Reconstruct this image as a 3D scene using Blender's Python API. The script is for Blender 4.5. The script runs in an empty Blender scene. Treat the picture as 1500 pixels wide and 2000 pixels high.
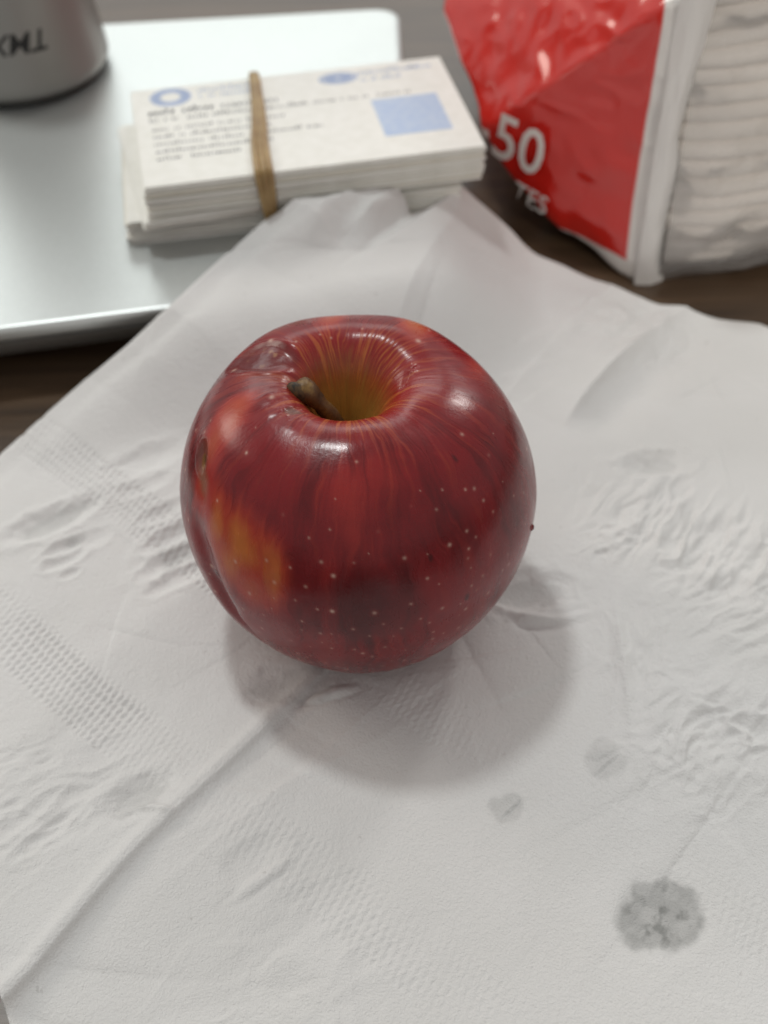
import bpy, bmesh, math, random
import numpy as np
from mathutils import Vector, Matrix

S = bpy.context.scene
COL = S.collection
MM = 0.001                      # everything below is measured in millimetres

# ------------------------------------------------------------------ camera
cam_data = bpy.data.cameras.new('camera')
cam = bpy.data.objects.new('camera', cam_data)
COL.objects.link(cam)
S.camera = cam
PITCH, ROLL = math.radians(46.5), math.radians(-1.2)
fw = Vector((0, math.cos(PITCH), -math.sin(PITCH)))
rt = Vector((1, 0, 0)); up = rt.cross(fw)
r2 = rt*math.cos(ROLL) + up*math.sin(ROLL)
u2 = -rt*math.sin(ROLL) + up*math.cos(ROLL)
cam.matrix_world = Matrix(((r2.x, u2.x, -fw.x, 0), (r2.y, u2.y, -fw.y, 0), (r2.z, u2.z, -fw.z, .205), (0, 0, 0, 1)))
cam_data.sensor_fit = 'VERTICAL'
cam_data.sensor_height = 24.0
cam_data.lens = 28.8
cam_data.clip_start = .01
cam_data.clip_end = 20
cam_data.dof.use_dof = True
cam_data.dof.focus_distance = .212
cam_data.dof.aperture_fstop = 9.8

# ------------------------------------------------------------------ light
W = bpy.data.worlds.new('World'); S.world = W; W.use_nodes = True
bg = W.node_tree.nodes['Background']
bg.inputs[0].default_value = (1.0, .97, .94, 1)
bg.inputs[1].default_value = .40

def lamp(name, loc, target, size, power, colour, shape='DISK'):
    d = bpy.data.lights.new(name, 'AREA'); d.shape = shape; d.energy = power; d.color = colour
    if shape == 'RECTANGLE': d.size, d.size_y = size
    else: d.size = size
    o = bpy.data.objects.new(name, d); COL.objects.link(o)
    o.location = loc
    o.rotation_euler = (Vector(target)-Vector(loc)).to_track_quat('-Z', 'Y').to_euler()
    return o
AP = Vector((-.005, .1686, .03))
lamp('ceiling_downlight', AP + Vector((-.29, .47, 1.30)), AP, .14, 4.9, (.96, 1.0, .99))
lamp('ceiling_lamp_right', AP + Vector((.92, 1.32, 1.02)), AP, .24, 4.6, (1.0, .97, .93))
lamp('lamp_left', AP + Vector((-1.20, .70, .74)), AP, .55, 3.6, (1.0, .89, .78))
lamp('ceiling_panel_far', AP + Vector((-.35, 2.1, 1.15)), AP, (1.9, .7), 7.0, (.94, 1.0, .98), 'RECTANGLE')
# spot added to brighten the pack and the far right of the napkin
sd = bpy.data.lights.new('pack_fill_spot', 'SPOT'); sd.energy = 34; sd.color = (1.0, .93, .84); sd.spot_size = math.radians(15); sd.spot_blend = 1.0; sd.shadow_soft_size = .06
so = bpy.data.objects.new('pack_fill_spot', sd); COL.objects.link(so); so.location = (.42, -.75, .95)
so.rotation_euler = (Vector((.185, .33, .05)) - so.location).to_track_quat('-Z', 'Y').to_euler()

S.view_settings.view_transform = 'Standard'
S.view_settings.look = 'None'
S.view_settings.exposure = .20
S.view_settings.gamma = 1
S.cycles.use_denoising = True
S.cycles.caustics_reflective = False
S.cycles.caustics_refractive = False

# ------------------------------------------------------------------ helpers
def link(name, me, mat=None, parent=None, smooth=True):
    o = bpy.data.objects.new(name, me); COL.objects.link(o)
    if mat is not None and len(me.materials) == 0: me.materials.append(mat)
    if smooth: me.polygons.foreach_set('use_smooth', [True]*len(me.polygons))
    if parent is not None: o.parent = parent
    return o
def tag(o, label=None, cat=None, group=None, kind=None):
    if label: o['label'] = label
    if cat: o['category'] = cat
    if group: o['group'] = group
    if kind: o['kind'] = kind
    return o
def empty(name, loc):
    o = bpy.data.objects.new(name, None); COL.objects.link(o); o.location = loc; o.empty_display_size = .01
    return o
def grid_mesh(name, P, wrap_u=False, flip=False):
    """P: (n, m, 3) array in millimetres -> quad mesh in metres"""
    n, m = P.shape[:2]
    idx = np.arange(n*m).reshape(n, m)
    if wrap_u: a = idx; b = np.roll(idx, -1, 0)
    else: a = idx[:-1]; b = idx[1:]
    q = np.stack([a[:, :-1], b[:, :-1], b[:, 1:], a[:, 1:]], -1).reshape(-1, 4)
    if flip: q = q[:, ::-1]
    return quad_mesh(name, P.reshape(-1, 3), q)
def quad_mesh(name, V, q):
    me = bpy.data.meshes.new(name)
    V = np.asarray(V, np.float32)*MM; q = np.ascontiguousarray(q, np.int32)
    me.vertices.add(len(V)); me.vertices.foreach_set('co', V.ravel())
    me.loops.add(q.size); me.loops.foreach_set('vertex_index', q.ravel())
    me.polygons.add(len(q)); me.polygons.foreach_set('loop_start', np.arange(0, q.size, 4, dtype=np.int32))
    me.update(calc_edges=True); me.validate()
    return me
def attr(me, name, data):
    data = np.asarray(data, np.float32)
    if data.ndim == 1:
        a = me.attributes.new(name, 'FLOAT', 'POINT'); a.data.foreach_set('value', data)
    else:
        a = me.attributes.new(name, 'FLOAT_COLOR', 'POINT')
        a.data.foreach_set('color', np.c_[data, np.ones(len(data))].astype(np.float32).ravel())
def bm_mesh(name, bm):
    me = bpy.data.meshes.new(name); bm.to_mesh(me); bm.free(); return me
def tube_points(P, rad, n=16, squash=1.0):
    P = np.array(P, float); rad = np.broadcast_to(rad, (len(P),))
    T = np.gradient(P, axis=0); T /= np.linalg.norm(T, axis=1)[:, None]
    ref = np.array([.3, .1, 1.0]); out = []
    for p, t, r in zip(P, T, rad):
        a = np.cross(t, ref); a /= np.linalg.norm(a); b = np.cross(t, a); ref = -b if b @ ref < 0 else b
        th = np.linspace(0, 2*math.pi, n, endpoint=False)
        out.append(p + r*(np.cos(th)[:, None]*a + squash*np.sin(th)[:, None]*b))
    return np.array(out)          # (len, n, 3)

class Mat:
    def __init__(self, name):
        self.m = bpy.data.materials.new(name); self.m.use_nodes = True
        self.t = self.m.node_tree; self.b = self.t.nodes['Principled BSDF']; self.out = self.t.nodes['Material Output']
    def n(self, kind, **kw):
        nd = self.t.nodes.new(kind)
        for k, v in kw.items():
            if k in nd.inputs: nd.inputs[k].default_value = v
            else: setattr(nd, k, v)
        return nd
    def l(self, a, b): self.t.links.new(a, b)
    def set(self, **kw):
        for k, v in kw.items(): self.b.inputs[k.replace('_', ' ')].default_value = v
        return self
    def ramp(self, fac, stops):
        r = self.n('ShaderNodeValToRGB'); e = r.color_ramp.elements
        while len(e) < len(stops): e.new(.5)
        for el, (p, c) in zip(e, stops): el.position = p; el.color = c if len(c) == 4 else (*c, 1)
        self.l(fac, r.inputs[0]); return r.outputs[0]
    def noise(self, scale, detail=3, rough=.5, vec=None, dist=0):
        n = self.n('ShaderNodeTexNoise'); n.inputs['Scale'].default_value = scale; n.inputs['Detail'].default_value = detail
        n.inputs['Roughness'].default_value = rough; n.inputs['Distortion'].default_value = dist
        if vec is not None: self.l(vec, n.inputs['Vector'])
        return n.outputs[0]
    def obj(self, scale=(1, 1, 1), rot=(0, 0, 0)):
        tc = self.n('ShaderNodeTexCoord'); mp = self.n('ShaderNodeMapping')
        mp.inputs['Scale'].default_value = scale; mp.inputs['Rotation'].default_value = rot
        self.l(tc.outputs['Object'], mp.inputs[0]); return mp.outputs[0]
    def bump(self, h, dist, strength=1.0):
        b = self.n('ShaderNodeBump'); b.inputs['Distance'].default_value = dist; b.inputs['Strength'].default_value = strength
        self.l(h, b.inputs['Height']); self.l(b.outputs[0], self.b.inputs['Normal']); return b
    def mix(self, fac, a, b):
        m = self.n('ShaderNodeMix', data_type='RGBA')
        for s, v in ((m.inputs[0], fac), (m.inputs[6], a), (m.inputs[7], b)):
            if hasattr(v, 'links') or hasattr(v, 'is_output'): self.l(v, s)
            else: s.default_value = v if not isinstance(v, tuple) or len(v) == 4 else (*v, 1)
        return m.outputs[2]

# --- apple geometry (millimetres, apple frame: z = 0 at the base, axis at the origin) ---
def lattice(ix, iy, iz, seed):
    h = (ix.astype(np.int64)*374761393 + iy.astype(np.int64)*668265263 + iz.astype(np.int64)*2147483647 + seed*974634777) & 0xffffffff
    h = ((h ^ (h >> 13))*1274126177) & 0xffffffff
    h = ((h ^ (h >> 16))*2246822519) & 0xffffffff
    return ((h ^ (h >> 15)) & 0xffff)/65535.0
def noise3(x, y, z, seed=0):
    """value noise, about -1..1"""
    x, y, z = np.broadcast_arrays(np.asarray(x, float), np.asarray(y, float), np.asarray(z, float))
    fx, fy, fz = np.floor(x), np.floor(y), np.floor(z)
    tx, ty, tz = x-fx, y-fy, z-fz
    tx, ty, tz = [t*t*t*(t*(t*6-15)+10) for t in (tx, ty, tz)]
    out = 0
    for a in (0, 1):
        for b in (0, 1):
            for c in (0, 1):
                w = (tx if a else 1-tx)*(ty if b else 1-ty)*(tz if c else 1-tz)
                out = out + w*lattice(fx+a, fy+b, fz+c, seed)
    return out*2-1
def fbm(x, y, z=0.0, seed=0, oct=4):
    s = 0; a = 1; n = 0
    x = np.asarray(x, float); y = np.asarray(y, float); z = np.asarray(z, float)
    for o in range(oct):
        s = s + a*noise3(x*2**o, y*2**o, z*2**o, seed+o*17); n += a; a *= .5
    return s/n
def sstep(a, b, x):
    t = np.clip((x-a)/(b-a), 0, 1); return t*t*(3-2*t)
def spline(P, n):
    """dense Catmull-Rom through P, resampled evenly"""
    P = np.array(P, float)
    Q = np.vstack([2*P[0]-P[1], P, 2*P[-1]-P[-2]])
    pts = []
    for i in range(len(P)-1):
        p0, p1, p2, p3 = Q[i:i+4]
        t = np.linspace(0, 1, 60, endpoint=False)[:, None]
        pts.append(.5*((2*p1)+(-p0+p2)*t+(2*p0-5*p1+4*p2-p3)*t*t+(-p0+3*p1-3*p2+p3)*t**3))
    pts = np.vstack(pts+[P[-1:]])
    d = np.r_[0, np.cumsum(np.linalg.norm(np.diff(pts, axis=0), axis=1))]
    s = np.linspace(0, d[-1], n)
    return np.stack([np.interp(s, d, pts[:, k]) for k in range(pts.shape[1])], 1)
PROFILE = [(0, 43), (1.9, 44.1), (3.6, 47.6), (5.5, 52.2), (7.5, 56.7), (10.2, 60.3), (13.8, 62.0), (18.8, 61.4), (25, 58.2), (29.5, 52.6),
           (33, 44.5), (34.8, 35.5), (34.2, 26.5), (31.6, 17.5), (27.2, 9.8), (22, 4.2), (17, 1.2), (12.5, 0), (8.5, 1.2), (4.5, 4.6), (0, 6.2)]
CX = -1.7
def apple_points(NP, NT):
    prof = spline(PROFILE, NT)
    phi = np.linspace(0, 2*math.pi, NP, endpoint=False)
    ph, ti = np.meshgrid(phi, np.arange(NT), indexing='ij')
    r = prof[ti, 0]; z = prof[ti, 1]; t = ti/(NT-1.0)
    c, s = np.cos(ph), np.sin(ph)
    body = sstep(6, 30, r)
    lob = 1 + body*(.008*np.cos(2*ph+.6) + .004*np.cos(5*ph+.9) + .004*np.cos(3*ph-1.1)) + body*.006*noise3(c*1.6, s*1.6, z/22, 3)
    x = r*c*lob; y = r*s*lob
    crest = sstep(0, .12, t)*(1-sstep(.30, .52, t))
    z = z + crest*(.28*np.cos(5*ph+1.2)*sstep(.1, .22, t) + .4*np.cos(2*ph+3.0) + .22*noise3(c*2, s*2, t*5, 9))
    z = z + (z/61.0)*(-.018*x + .010*y)          # slight tilt of the top
    wall = (1-sstep(.02, .2, t))*sstep(0, .03, t)
    g = 1 + wall*.05*fbm(c*5, s*5, t*4, 21, 3)
    x = x*g + (1-sstep(.05, .3, t))*CX; y = y*g + (1-sstep(.05, .36, t))*2.2
    return x, y, z, ph, t
LENT = [(-18.6, -14.3, 57.4), (-10.9, -16.7, 58.5), (-16.4, -18.6, 55.5), (-18.6, -21.7, 50.6), (-12.0, -24.6, 52.6), (-7.8, -28.2, 50.5), (-4.2, -28.2, 52.4), (-0.3, -31.3, 47.2), (-3.9, -31.8, 44.6), (4.0, -28.8, 52.2), (9.7, -25.2, 54.6), (13.9, -24.1, 52.5), (15.0, -21.4, 54.5), (19.1, -19.7, 52.7), (22.4, -19.2, 49.4), (24.2, -19.2, 46.5), (28.5, -14.2, 45.3), (30.8, -11.5, 43.2), (31.7, -7.0, 44.9), (23.9, -12.7, 54.2), (14.1, -16.2, 58.4), (8.7, -18.0, 59.7), (16.3, -12.3, 59.1), (9.1, -12.5, 59.8), (23.9, -7.5, 56.9), (27.2, -4.6, 54.0), (27.3, 2.9, 53.1), (18.1, -2.1, 60.1), (19.3, -23.9, 46.7), (16.2, -26.5, 46.1), (19.7, -25.2, 43.5), (19.5, -25.9, 41.8), (23.8, -23.0, 39.4), (27.4, -19.9, 35.8), (27.8, -19.8, 32.9), (12.3, -30.4, 41.8), (8.4, -30.2, 46.9), (-7.0, -32.9, 37.1), (-4.4, -33.5, 37.1), (-10.8, -31.5, 38.1), (-9.9, -32.4, 33.2), (-6.8, -33.3, 30.7), (3.0, -34.0, 36.8), (9.4, -32.6, 37.5), (4.5, -34.1, 33.8), (7.7, -33.5, 31.8), (-0.9, -34.3, 32.8), (6.3, -33.8, 29.8), (12.8, -31.8, 31.2), (18.2, -28.5, 29.2), (19.4, -27.7, 30.0), (21.3, -26.3, 33.7), (23.7, -24.1, 30.0), (22.7, -24.3, 26.3), (21.7, -24.1, 22.2), (19.9, -25.1, 20.8), (15.4, -29.6, 25.4), (13.5, -31.1, 27.6), (4.7, -33.6, 26.4), (-0.9, -33.7, 26.0), (-5.0, -33.1, 26.0), (0.6, -33.4, 24.5), (2.3, -33.1, 23.0), (-12.4, -30.7, 25.6), (-15.6, -28.7, 24.1), (-19.2, -27.5, 35.5), (-18.2, -24.2, 47.2), (-21.4, -24.6, 40.8), (-14.3, -29.3, 40.5), (-11.3, -29.5, 44.5), (-31.3, -12.6, 39.0), (-24.3, -17.6, 49.1), (-4.1, -21.2, 59.1), (3.1, -22.4, 59.3)]
# ------------------------------------------------------------------ table
m = Mat('dark_walnut_table')
v = m.obj((6, 90, 6), (0, 0, math.radians(8)))
g1 = m.noise(1.6, 6, .62, v, .6)
g2 = m.noise(14, 3, .6, m.obj((1, 14, 1), (0, 0, math.radians(8))))
c = m.ramp(g1, [(.30, (.040, .024, .014)), (.50, (.082, .050, .028)), (.72, (.13, .080, .045))])
m.l(m.mix(.22, c, m.ramp(g2, [(.3, (.02, .012, .008)), (.7, (.11, .07, .045))])), m.b.inputs['Base Color'])
m.set(Roughness=.30, Specular_IOR_Level=.6)
m.bump(g1, .0002, .4)
bm = bmesh.new()
bmesh.ops.create_cube(bm, size=1, matrix=Matrix.Translation((0, .45, -.015)) @ Matrix.Diagonal((1.7, 1.5, .03, 1)))
bmesh.ops.bevel(bm, geom=bm.edges[:], offset=.003, segments=2, affect='EDGES')
tag(link('table_top', bm_mesh('table_top', bm), m.m, smooth=False), 'dark brown wooden table top under the napkin and laptop', None, None, 'structure')

# ------------------------------------------------------------------ laptop
LT = 18.6     # height of the closed lid
m_alu = Mat('bead_blasted_aluminium')
nz = m_alu.noise(2600, 2, .5, m_alu.obj())
m_alu.l(m_alu.ramp(nz, [(.3, (.66, .69, .68)), (.7, (.74, .77, .76))]), m_alu.b.inputs['Base Color'])
m_alu.set(Metallic=.82, Roughness=.37)
m_alu.bump(nz, .00004, .5)
m_rub = Mat('black_rubber'); m_rub.set(Base_Color=(.012, .012, .013, 1), Roughness=.7)
QL = [(-300, 206), (9.5, 259.5), (9.0, 415), (-300, 392)]       # footprint, counter-clockwise from front left
def rounded_quad(Q, rad, n=8):
    Q = np.array(Q, float); out = []
    for i in range(4):
        p, a, b = Q[i], Q[i-1], Q[(i+1) % 4]
        da = (a-p)/np.linalg.norm(a-p); db = (b-p)/np.linalg.norm(b-p)
        p0, p1 = p+da*rad, p+db*rad
        for t in np.linspace(0, 1, n):
            out.append((1-t)**2*p0 + 2*t*(1-t)*p + t*t*p1)
    return np.array(out)
def slab(name, ring, zs, mat, parent):
    """zs: list of (inset, z) from the bottom up; closed with flat caps"""
    bm = bmesh.new(); c = ring.mean(0); rows = []
    for inset, z in zs:
        d = ring-c; ln = np.linalg.norm(d, axis=1)[:, None]
        rr = c + d*(ln-inset)/ln
        rows.append([bm.verts.new((x*MM, y*MM, z*MM)) for x, y in rr])
    for a, b in zip(rows[:-1], rows[1:]):
        for i in range(len(a)):
            bm.faces.new((a[i], a[(i+1) % len(a)], b[(i+1) % len(a)], b[i]))
    bm.faces.new(rows[0][::-1]); bm.faces.new(rows[-1])
    o = link(name, bm_mesh(name, bm), mat, parent, smooth=False)
    return o
lap = empty('laptop', (0, 0, 0))
tag(lap, 'closed silver aluminium laptop under the stack of cards and the grey tumbler', 'laptop')
ring = rounded_quad(QL, 9)
slab('base', ring, [(24, 1.8), (20, 2.6), (13, 6.0), (6, 10), (2.2, 12.6), (.8, 13.8)], m_alu.m, lap)
slab('lid', ring, [(.9, 14.3), (.2, 14.7), (0, 15.6), (0, 17.0), (.25, 17.8), (.9, 18.35), (2.0, LT)], m_alu.m, lap)
slab('lid_gap', ring, [(2.0, 13.7), (2.0, 14.4)], m_rub.m, lap)
for fx, fy in ((-32, 285), (-32, 388), (-270, 250), (-270, 370)):
    th = np.linspace(0, 2*math.pi, 20, endpoint=False)
    slab('rubber_foot', np.c_[fx+6*np.cos(th), fy+6*np.sin(th)], [(0, 0.02), (0, 1.5), (.6, 1.9)], m_rub.m, lap)

# ------------------------------------------------------------------ napkin under the apple
# napkin frame: u along the main crease, v across it
EU = np.array([.640, .768]); EV = np.array([.768, -.640])
NU, NV = 800, 800
uu = np.linspace(0, 1, NU)[:, None]*np.ones((1, NV)); vv = np.ones((NU, 1))*np.linspace(0, 1, NV)[None, :]
ZLU = [94.9, 105.6, 119.9, 133.5, 144.2, 156.7, 183.1, 194.3, 200.1]       # the left edge climbs on to the laptop
ZLV = [-205.5, -207.3, -207.7, -206.0, -201.3, -198.6, -202.8, -199.9, -194.9]; ZLZ = [2, 2, 4, 8, 14, 19.5, 20, 25, 29.5]
V0 = np.interp(22 + 178.2*uu, [22]+ZLU, [-206]+ZLV)
v = V0 + (27-V0)*vv
umax = np.interp(v, [-205, -194.9, -193.5, -186.5, -180.2, -179.0, -174.6, -173.0, -170.8, -157.8, -142, -112, -88, 27], [198, 200.2, 202.0, 211.9, 223.4, 224.2, 223.6, 229.0, 240.0, 247.8, 250.8, 252, 262, 262])
umin = np.interp(v, [-207, -150, -112, -105, -98, 27], [25, 24, 21.8, 23.0, 19.5, 16])
u = umin + (umax-umin)*uu
X = u*EU[0] + v*EV[0]; Y = u*EU[1] + v*EV[1]

def gauss(d, w): return np.exp(-(d/w)**2)
def blob(uc, vc, ru, rv, ang=0.0):
    a = math.radians(ang); du, dv = u-uc, v-vc
    p = du*math.cos(a)+dv*math.sin(a); q = -du*math.sin(a)+dv*math.cos(a)
    return (p/ru)**2 + (q/rv)**2, p, q
# resting height: table, with a ramp up over the laptop corner
ex, ey = QL[1][0]-QL[0][0], QL[1][1]-QL[0][1]; el = math.hypot(ex, ey)
dF = ((X-QL[0][0])*(-ey) + (Y-QL[0][1])*ex)/el           # inside the front edge > 0
dR = QL[1][0]+6 - X
on = sstep(-36, 0, dF)*sstep(-30, 3, dR)
h = 1.0 + (LT+.4)*on
# broad slackness of the sheet
flat = 1 - .85*np.exp(-((X+5)**2 + (Y-169)**2)/30.0**2)
h += flat*(1-.6*on)*(1.3*fbm(u/70, v/46, 0, 5, 2) + .45*fbm(u/24, v/17, 0, 8, 3) + 1.0)
left = sstep(-112, -205, v)
h += left*(.8 + 1.2*sstep(120, 60, u))*(1-on)
# main crease: a tented ridge on the near side that flattens under the apple, then a softer ridge beyond it
d = v + 105 + .7*np.sin(u/17.0) - 1.2*sstep(60, 20, u)*3
A = np.interp(u, [20, 45, 75, 100, 118, 126, 140], [2.6, 1.9, 1.5, 1.3, 1.2, .9, .0])
h += A*np.where(d < 0, np.exp(-np.abs(d)/9.0), .94*np.exp(-np.abs(d)/.8) + .06*np.exp(-np.abs(d)/8.0))
h += .8*gauss(d+1.6, 1.5)*sstep(138, 120, u)
A2 = np.interp(u, [196, 206, 222, 236, 252], [0, 3.0, 3.6, 2.8, 1.6])
d2 = v + 106.5 + 2.2*np.sin((u-196)/17.0)
h += A2*np.where(d2 < 0, np.exp(-np.abs(d2)/9), np.exp(-np.abs(d2)/2.2)) - .55*A2*gauss(d2-8, 6)
# the far corner leans up against the front of the cards
edge_z = np.interp(v, [-204, -195.4, -186.5, -179.6, -175.5, -173.0, -170.6, -157.8, -150], [28.5, 30.8, 30.2, 27.5, 15.8, 16.0, 19.6, 8.5, 4.0])
lean = sstep(34, 0, umax-u)**1.5*sstep(-146, -166, v)
h = h*(1-lean) + edge_z*lean
# second crease, running up to the far edge, and a shallow fan of folds beside it
A3 = sstep(200, 214, u)
d3 = v + 181.5 - .20*(u-204)
h += A3*(2.9*np.exp(-np.abs(d3)/np.where(d3 > 0, 11.0, 1.6)) - 2.6*gauss(d3+4.5, 4.0))
h += -1.9*gauss(u-203, 6)*gauss(v+181, 4.5) + 1.1*gauss(u-199, 9)*gauss(v+189, 6)
d5 = v + 150 + .32*(u-180)
h += sstep(178, 200, u)*sstep(250, 235, u)*1.1*np.exp(-np.abs(d5)/np.where(d5 > 0, 3.0, 12.0))
d6 = v + 132 - .10*(u-200)
h += sstep(205, 225, u)*.9*np.exp(-np.abs(d6)/np.where(d6 > 0, 8.0, 2.2))
# hem curl along the left edge
h += .9*gauss(v-V0, 2.4) - .6*gauss(v-V0-5.5, 2.2)*sstep(90, 150, u)
h += 1.0*gauss(umax-u, 3.0)*sstep(-170, -140, v)*(.5+.5*fbm(v/18, 0*v, 0, 31, 2))
zL = np.interp(u, ZLU, ZLZ)
wl = np.exp(-np.maximum(v-V0, 0)/16.0)*sstep(85, 104, u)
h = h*(1-wl) + (zL+.5*gauss(v-V0, 2.0)-.4*gauss(v-V0-5, 2.2))*wl
# embossed bands: rows of short dashes pressed into the sheet
def band(u0, u1, pv, pu, amp, phase, curve):
    uc = u + curve
    env = sstep(u0, u0+1.6, uc)*sstep(u1, u1-1.6, uc)
    wv = v + .35*fbm(u/6, v/6, 0, int(u0), 2)
    row = np.floor((uc-u0)/pu)
    a = np.cos(2*math.pi*(wv/pv + .33*row + phase))
    b = np.sin(math.pi*np.mod(uc-u0, pu)/pu)
    str_ = .35 + .65*sstep(-.35, .5, fbm(u/13, v/19, 0, 77+int(u0), 2)+.15)
    return -amp*env*str_*sstep(-.1, 1, a)*b**.6
rightfade = 1 - sstep(-108, -100, v)*(.55 + .35*sstep(-.2, .3, fbm(u/30, v/22, 0, 61, 2)))
h += rightfade*band(64, 78, 1.55, 2.1, .46, 0, -3.5*sstep(-120, -205, v))*(1 - .5*gauss(v+105, 9))
h += rightfade*band(105, 118.5, 1.55, 2.1, .42, .2, -3*sstep(-120, -205, v))*(1-sstep(-104, -96, v)*.25)
# faint straight folds and crisp little creases over the whole sheet
def facets(n, seed, amp, span):
    r_ = np.random.default_rng(seed); out = np.zeros_like(u)
    for _ in range(n):
        uc, vc = r_.uniform(25, 255), r_.uniform(-200, 20); th = r_.choice([0.0, .5*math.pi, .9, 2.3]) + r_.normal(0, .35)
        L = span*r_.uniform(.5, 1.3); w1, w2 = L*r_.uniform(.025, .06), L*r_.uniform(.25, .5)
        k_ = (np.abs(u-uc) < 2.2*L) & (np.abs(v-vc) < 2.2*L)
        du, dv = u[k_]-uc, v[k_]-vc
        p_ = du*math.cos(th)+dv*math.sin(th); q_ = -du*math.sin(th)+dv*math.cos(th) + .03*p_**2/L
        out[k_] += amp*r_.uniform(.3, 1)*r_.choice([-1, 1])*L/span*np.exp(-(p_/L)**4)*np.where(q_ < 0, np.exp(-np.abs(q_)/w1), np.exp(-np.abs(q_)/w2))*sstep(2.2, 1.6, np.maximum(np.abs(du), np.abs(dv))/L)
    return out
h += flat*(1-.65*sstep(130, 100, u)*sstep(-95, -70, v))*(facets(34, 5, 1.0, 30) + facets(150, 6, .34, 9))
# dents and pressed-in marks (uc, vc, ru, rv, angle, depth)
for uc, vc, ru, rv, an, dp in [(99, -180, 9.5, 3.4, 14, -1.5), (94.5, -172, 3.8, 1.6, 12, -.7), (92.5, -169, 4.0, 1.6, 14, -.8), (100, -169.5, 4.6, 2.2, 12, -.5),
                               (91, -165, 2.2, 1.0, 12, -.4), (124, -178, 8, 3.6, 22, -.8), (119, -172.5, 6, 2.2, 20, -.6),
                               (113.5, -156, 6.5, 2.4, 14, -1.3), (109, -150.5, 7, 2.2, 16, -1.0), (106, -146, 7, 2.2, 16, -.8), (116.5, -163, 5, 2.0, 16, -.7),
                               (62.3, -113.5, 6.0, 3.3, 12, -1.1), (98.5, -108, 7.0, 4.6, 45, -.7), (103, -100, 4.5, 1.3, 30, .8),
                               (66.5, -87.5, 5.0, 3.0, 12, -.5), (64.5, -83.5, 5.5, 1.2, 12, .5), (148.5, -84.5, 7.5, 4.6, 40, -1.2),
                               (198.5, -83, 7.0, 3.2, 45, -1.2), (192, -79, 5.0, 1.6, 2, .6), (194, -74, 4.5, 2.0, 2, -.7),
                               (47, -121, 6, 1.4, 4, -.6), (44, -127, 7, 1.5, 7, -.5), (38, -131, 6, 1.2, 7, .5),
                               (103, -25, 7.0, 6.0, 45, -.35), (103.2, -57.8, 2.6, 2.4, 0, -.25), (103.6, -57.0, 2.6, .35, 8, -.5), (122, -48, 3.0, .5, 10, -.5), (124.5, -50.5, 3.0, 1.4, 30, .35)]:
    q, p_, q_ = blob(uc, vc, ru, rv, an); k_ = q < 14; q = q[k_]
    q = q*(1+.35*fbm(u[k_]/3.0, v[k_]/3.0, 0, int(uc*3), 2))
    h[k_] += 1.15*dp*(np.exp(-q**1.5) - .22*np.exp(-((np.sqrt(q)-1.45)/.35)**2))
# curved pinch beside the small hollow near the crease, and the rim beside the apple
q, p_, q_ = blob(61.5, -109.2, 7.0, 2.6, 58); h += .9*np.exp(-((q_-.05*p_**2+.2)/.9)**2)*np.exp(-(p_/5.5)**2)
q, p_, q_ = blob(143.5, -78.8, 9, 2, 62); h += 1.2*np.exp(-((q_+.03*p_**2)/1.1)**2)*np.exp(-(p_/8.0)**2) - .6*np.exp(-((q_+.03*p_**2-2.0)/1.2)**2)*np.exp(-(p_/7.0)**2)
# crumpled area on the right: fan of pinched wrinkles running along u
def crumple(uc, vc, ru, rv, an, amp, seed, fs, asp):
    q, p_, q_ = blob(uc, vc, ru, rv, an); k_ = q < 4.5; out = np.zeros_like(u)
    q, p_, q_ = q[k_], p_[k_], q_[k_]
    env = np.exp(-q**1.4)
    wq = q_ + 2.2*fbm(p_/11, q_/7, 0, seed, 2); wp = p_ + 3*fbm(p_/9, q_/9, 0, seed+5, 2)
    n1 = 1-np.abs(fbm(wp/(fs*asp), wq/fs, 0, seed+9, 3))*2.6
    n2 = fbm(wp/(fs*asp*.6), wq/(fs*.62), 0, seed+13, 2)
    out[k_] = 1.35*amp*env*(.75*np.clip(n1, -.6, 1) + .5*n2)
    return out
h += crumple(184, -63, 13, 24, -8, 1.15, 101, 4.4, 3.2)
h += crumple(174, -49, 14, 15, 20, .75, 131, 4.2, 3.0)
h += crumple(141, -34, 17, 14, 10, .95, 151, 5.0, 1.7)
h += crumple(150, -58, 14, 9, -35, .35, 171, 4.0, 2.0)
h += crumple(171, -78, 8, 5, 30, .5, 191, 2.6, 2.0)
h += crumple(52, -128, 16, 14, 30, .55, 211, 5.0, 2.6)
h += crumple(212, -190, 18, 12, 20, .7, 231, 9.0, 1.2)
h += crumple(238, -112, 12, 18, 0, .8, 251, 7.0, 1.6)
h += crumple(55, -70, 22, 16, 20, .30, 271, 7.5, 1.6)
# long curved pinch at the right of the shadow
for pts, amp, w in ((((160, -69), (150.4, -62.5), (141, -55.5), (132.2, -49), (127, -45.5)), .75, 1.0), (((147, -49), (141.5, -48.5), (137, -50)), .5, .9),
                    (((147, -36.5), (141.3, -39.5), (134.5, -38.5), (127.7, -35)), .8, 1.0)):
    c_ = spline(pts, 40); dd = np.full(u.shape, 1e9)
    win = (np.abs(u-c_[:, 0].mean()) < 30) & (np.abs(v-c_[:, 1].mean()) < 25)
    duv = np.stack([u[win], v[win]], -1)
    dm = np.full(len(duv), 1e9); tt = np.zeros(len(duv))
    for k, cc in enumerate(c_):
        d_ = np.hypot(duv[:, 0]-cc[0], duv[:, 1]-cc[1]); b_ = d_ < dm; dm[b_] = d_[b_]; tt[b_] = k/39.0
    h[win] += amp*np.exp(-(dm/w)**1.4)*np.sin(math.pi*np.clip(tt, .06, .94))
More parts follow.
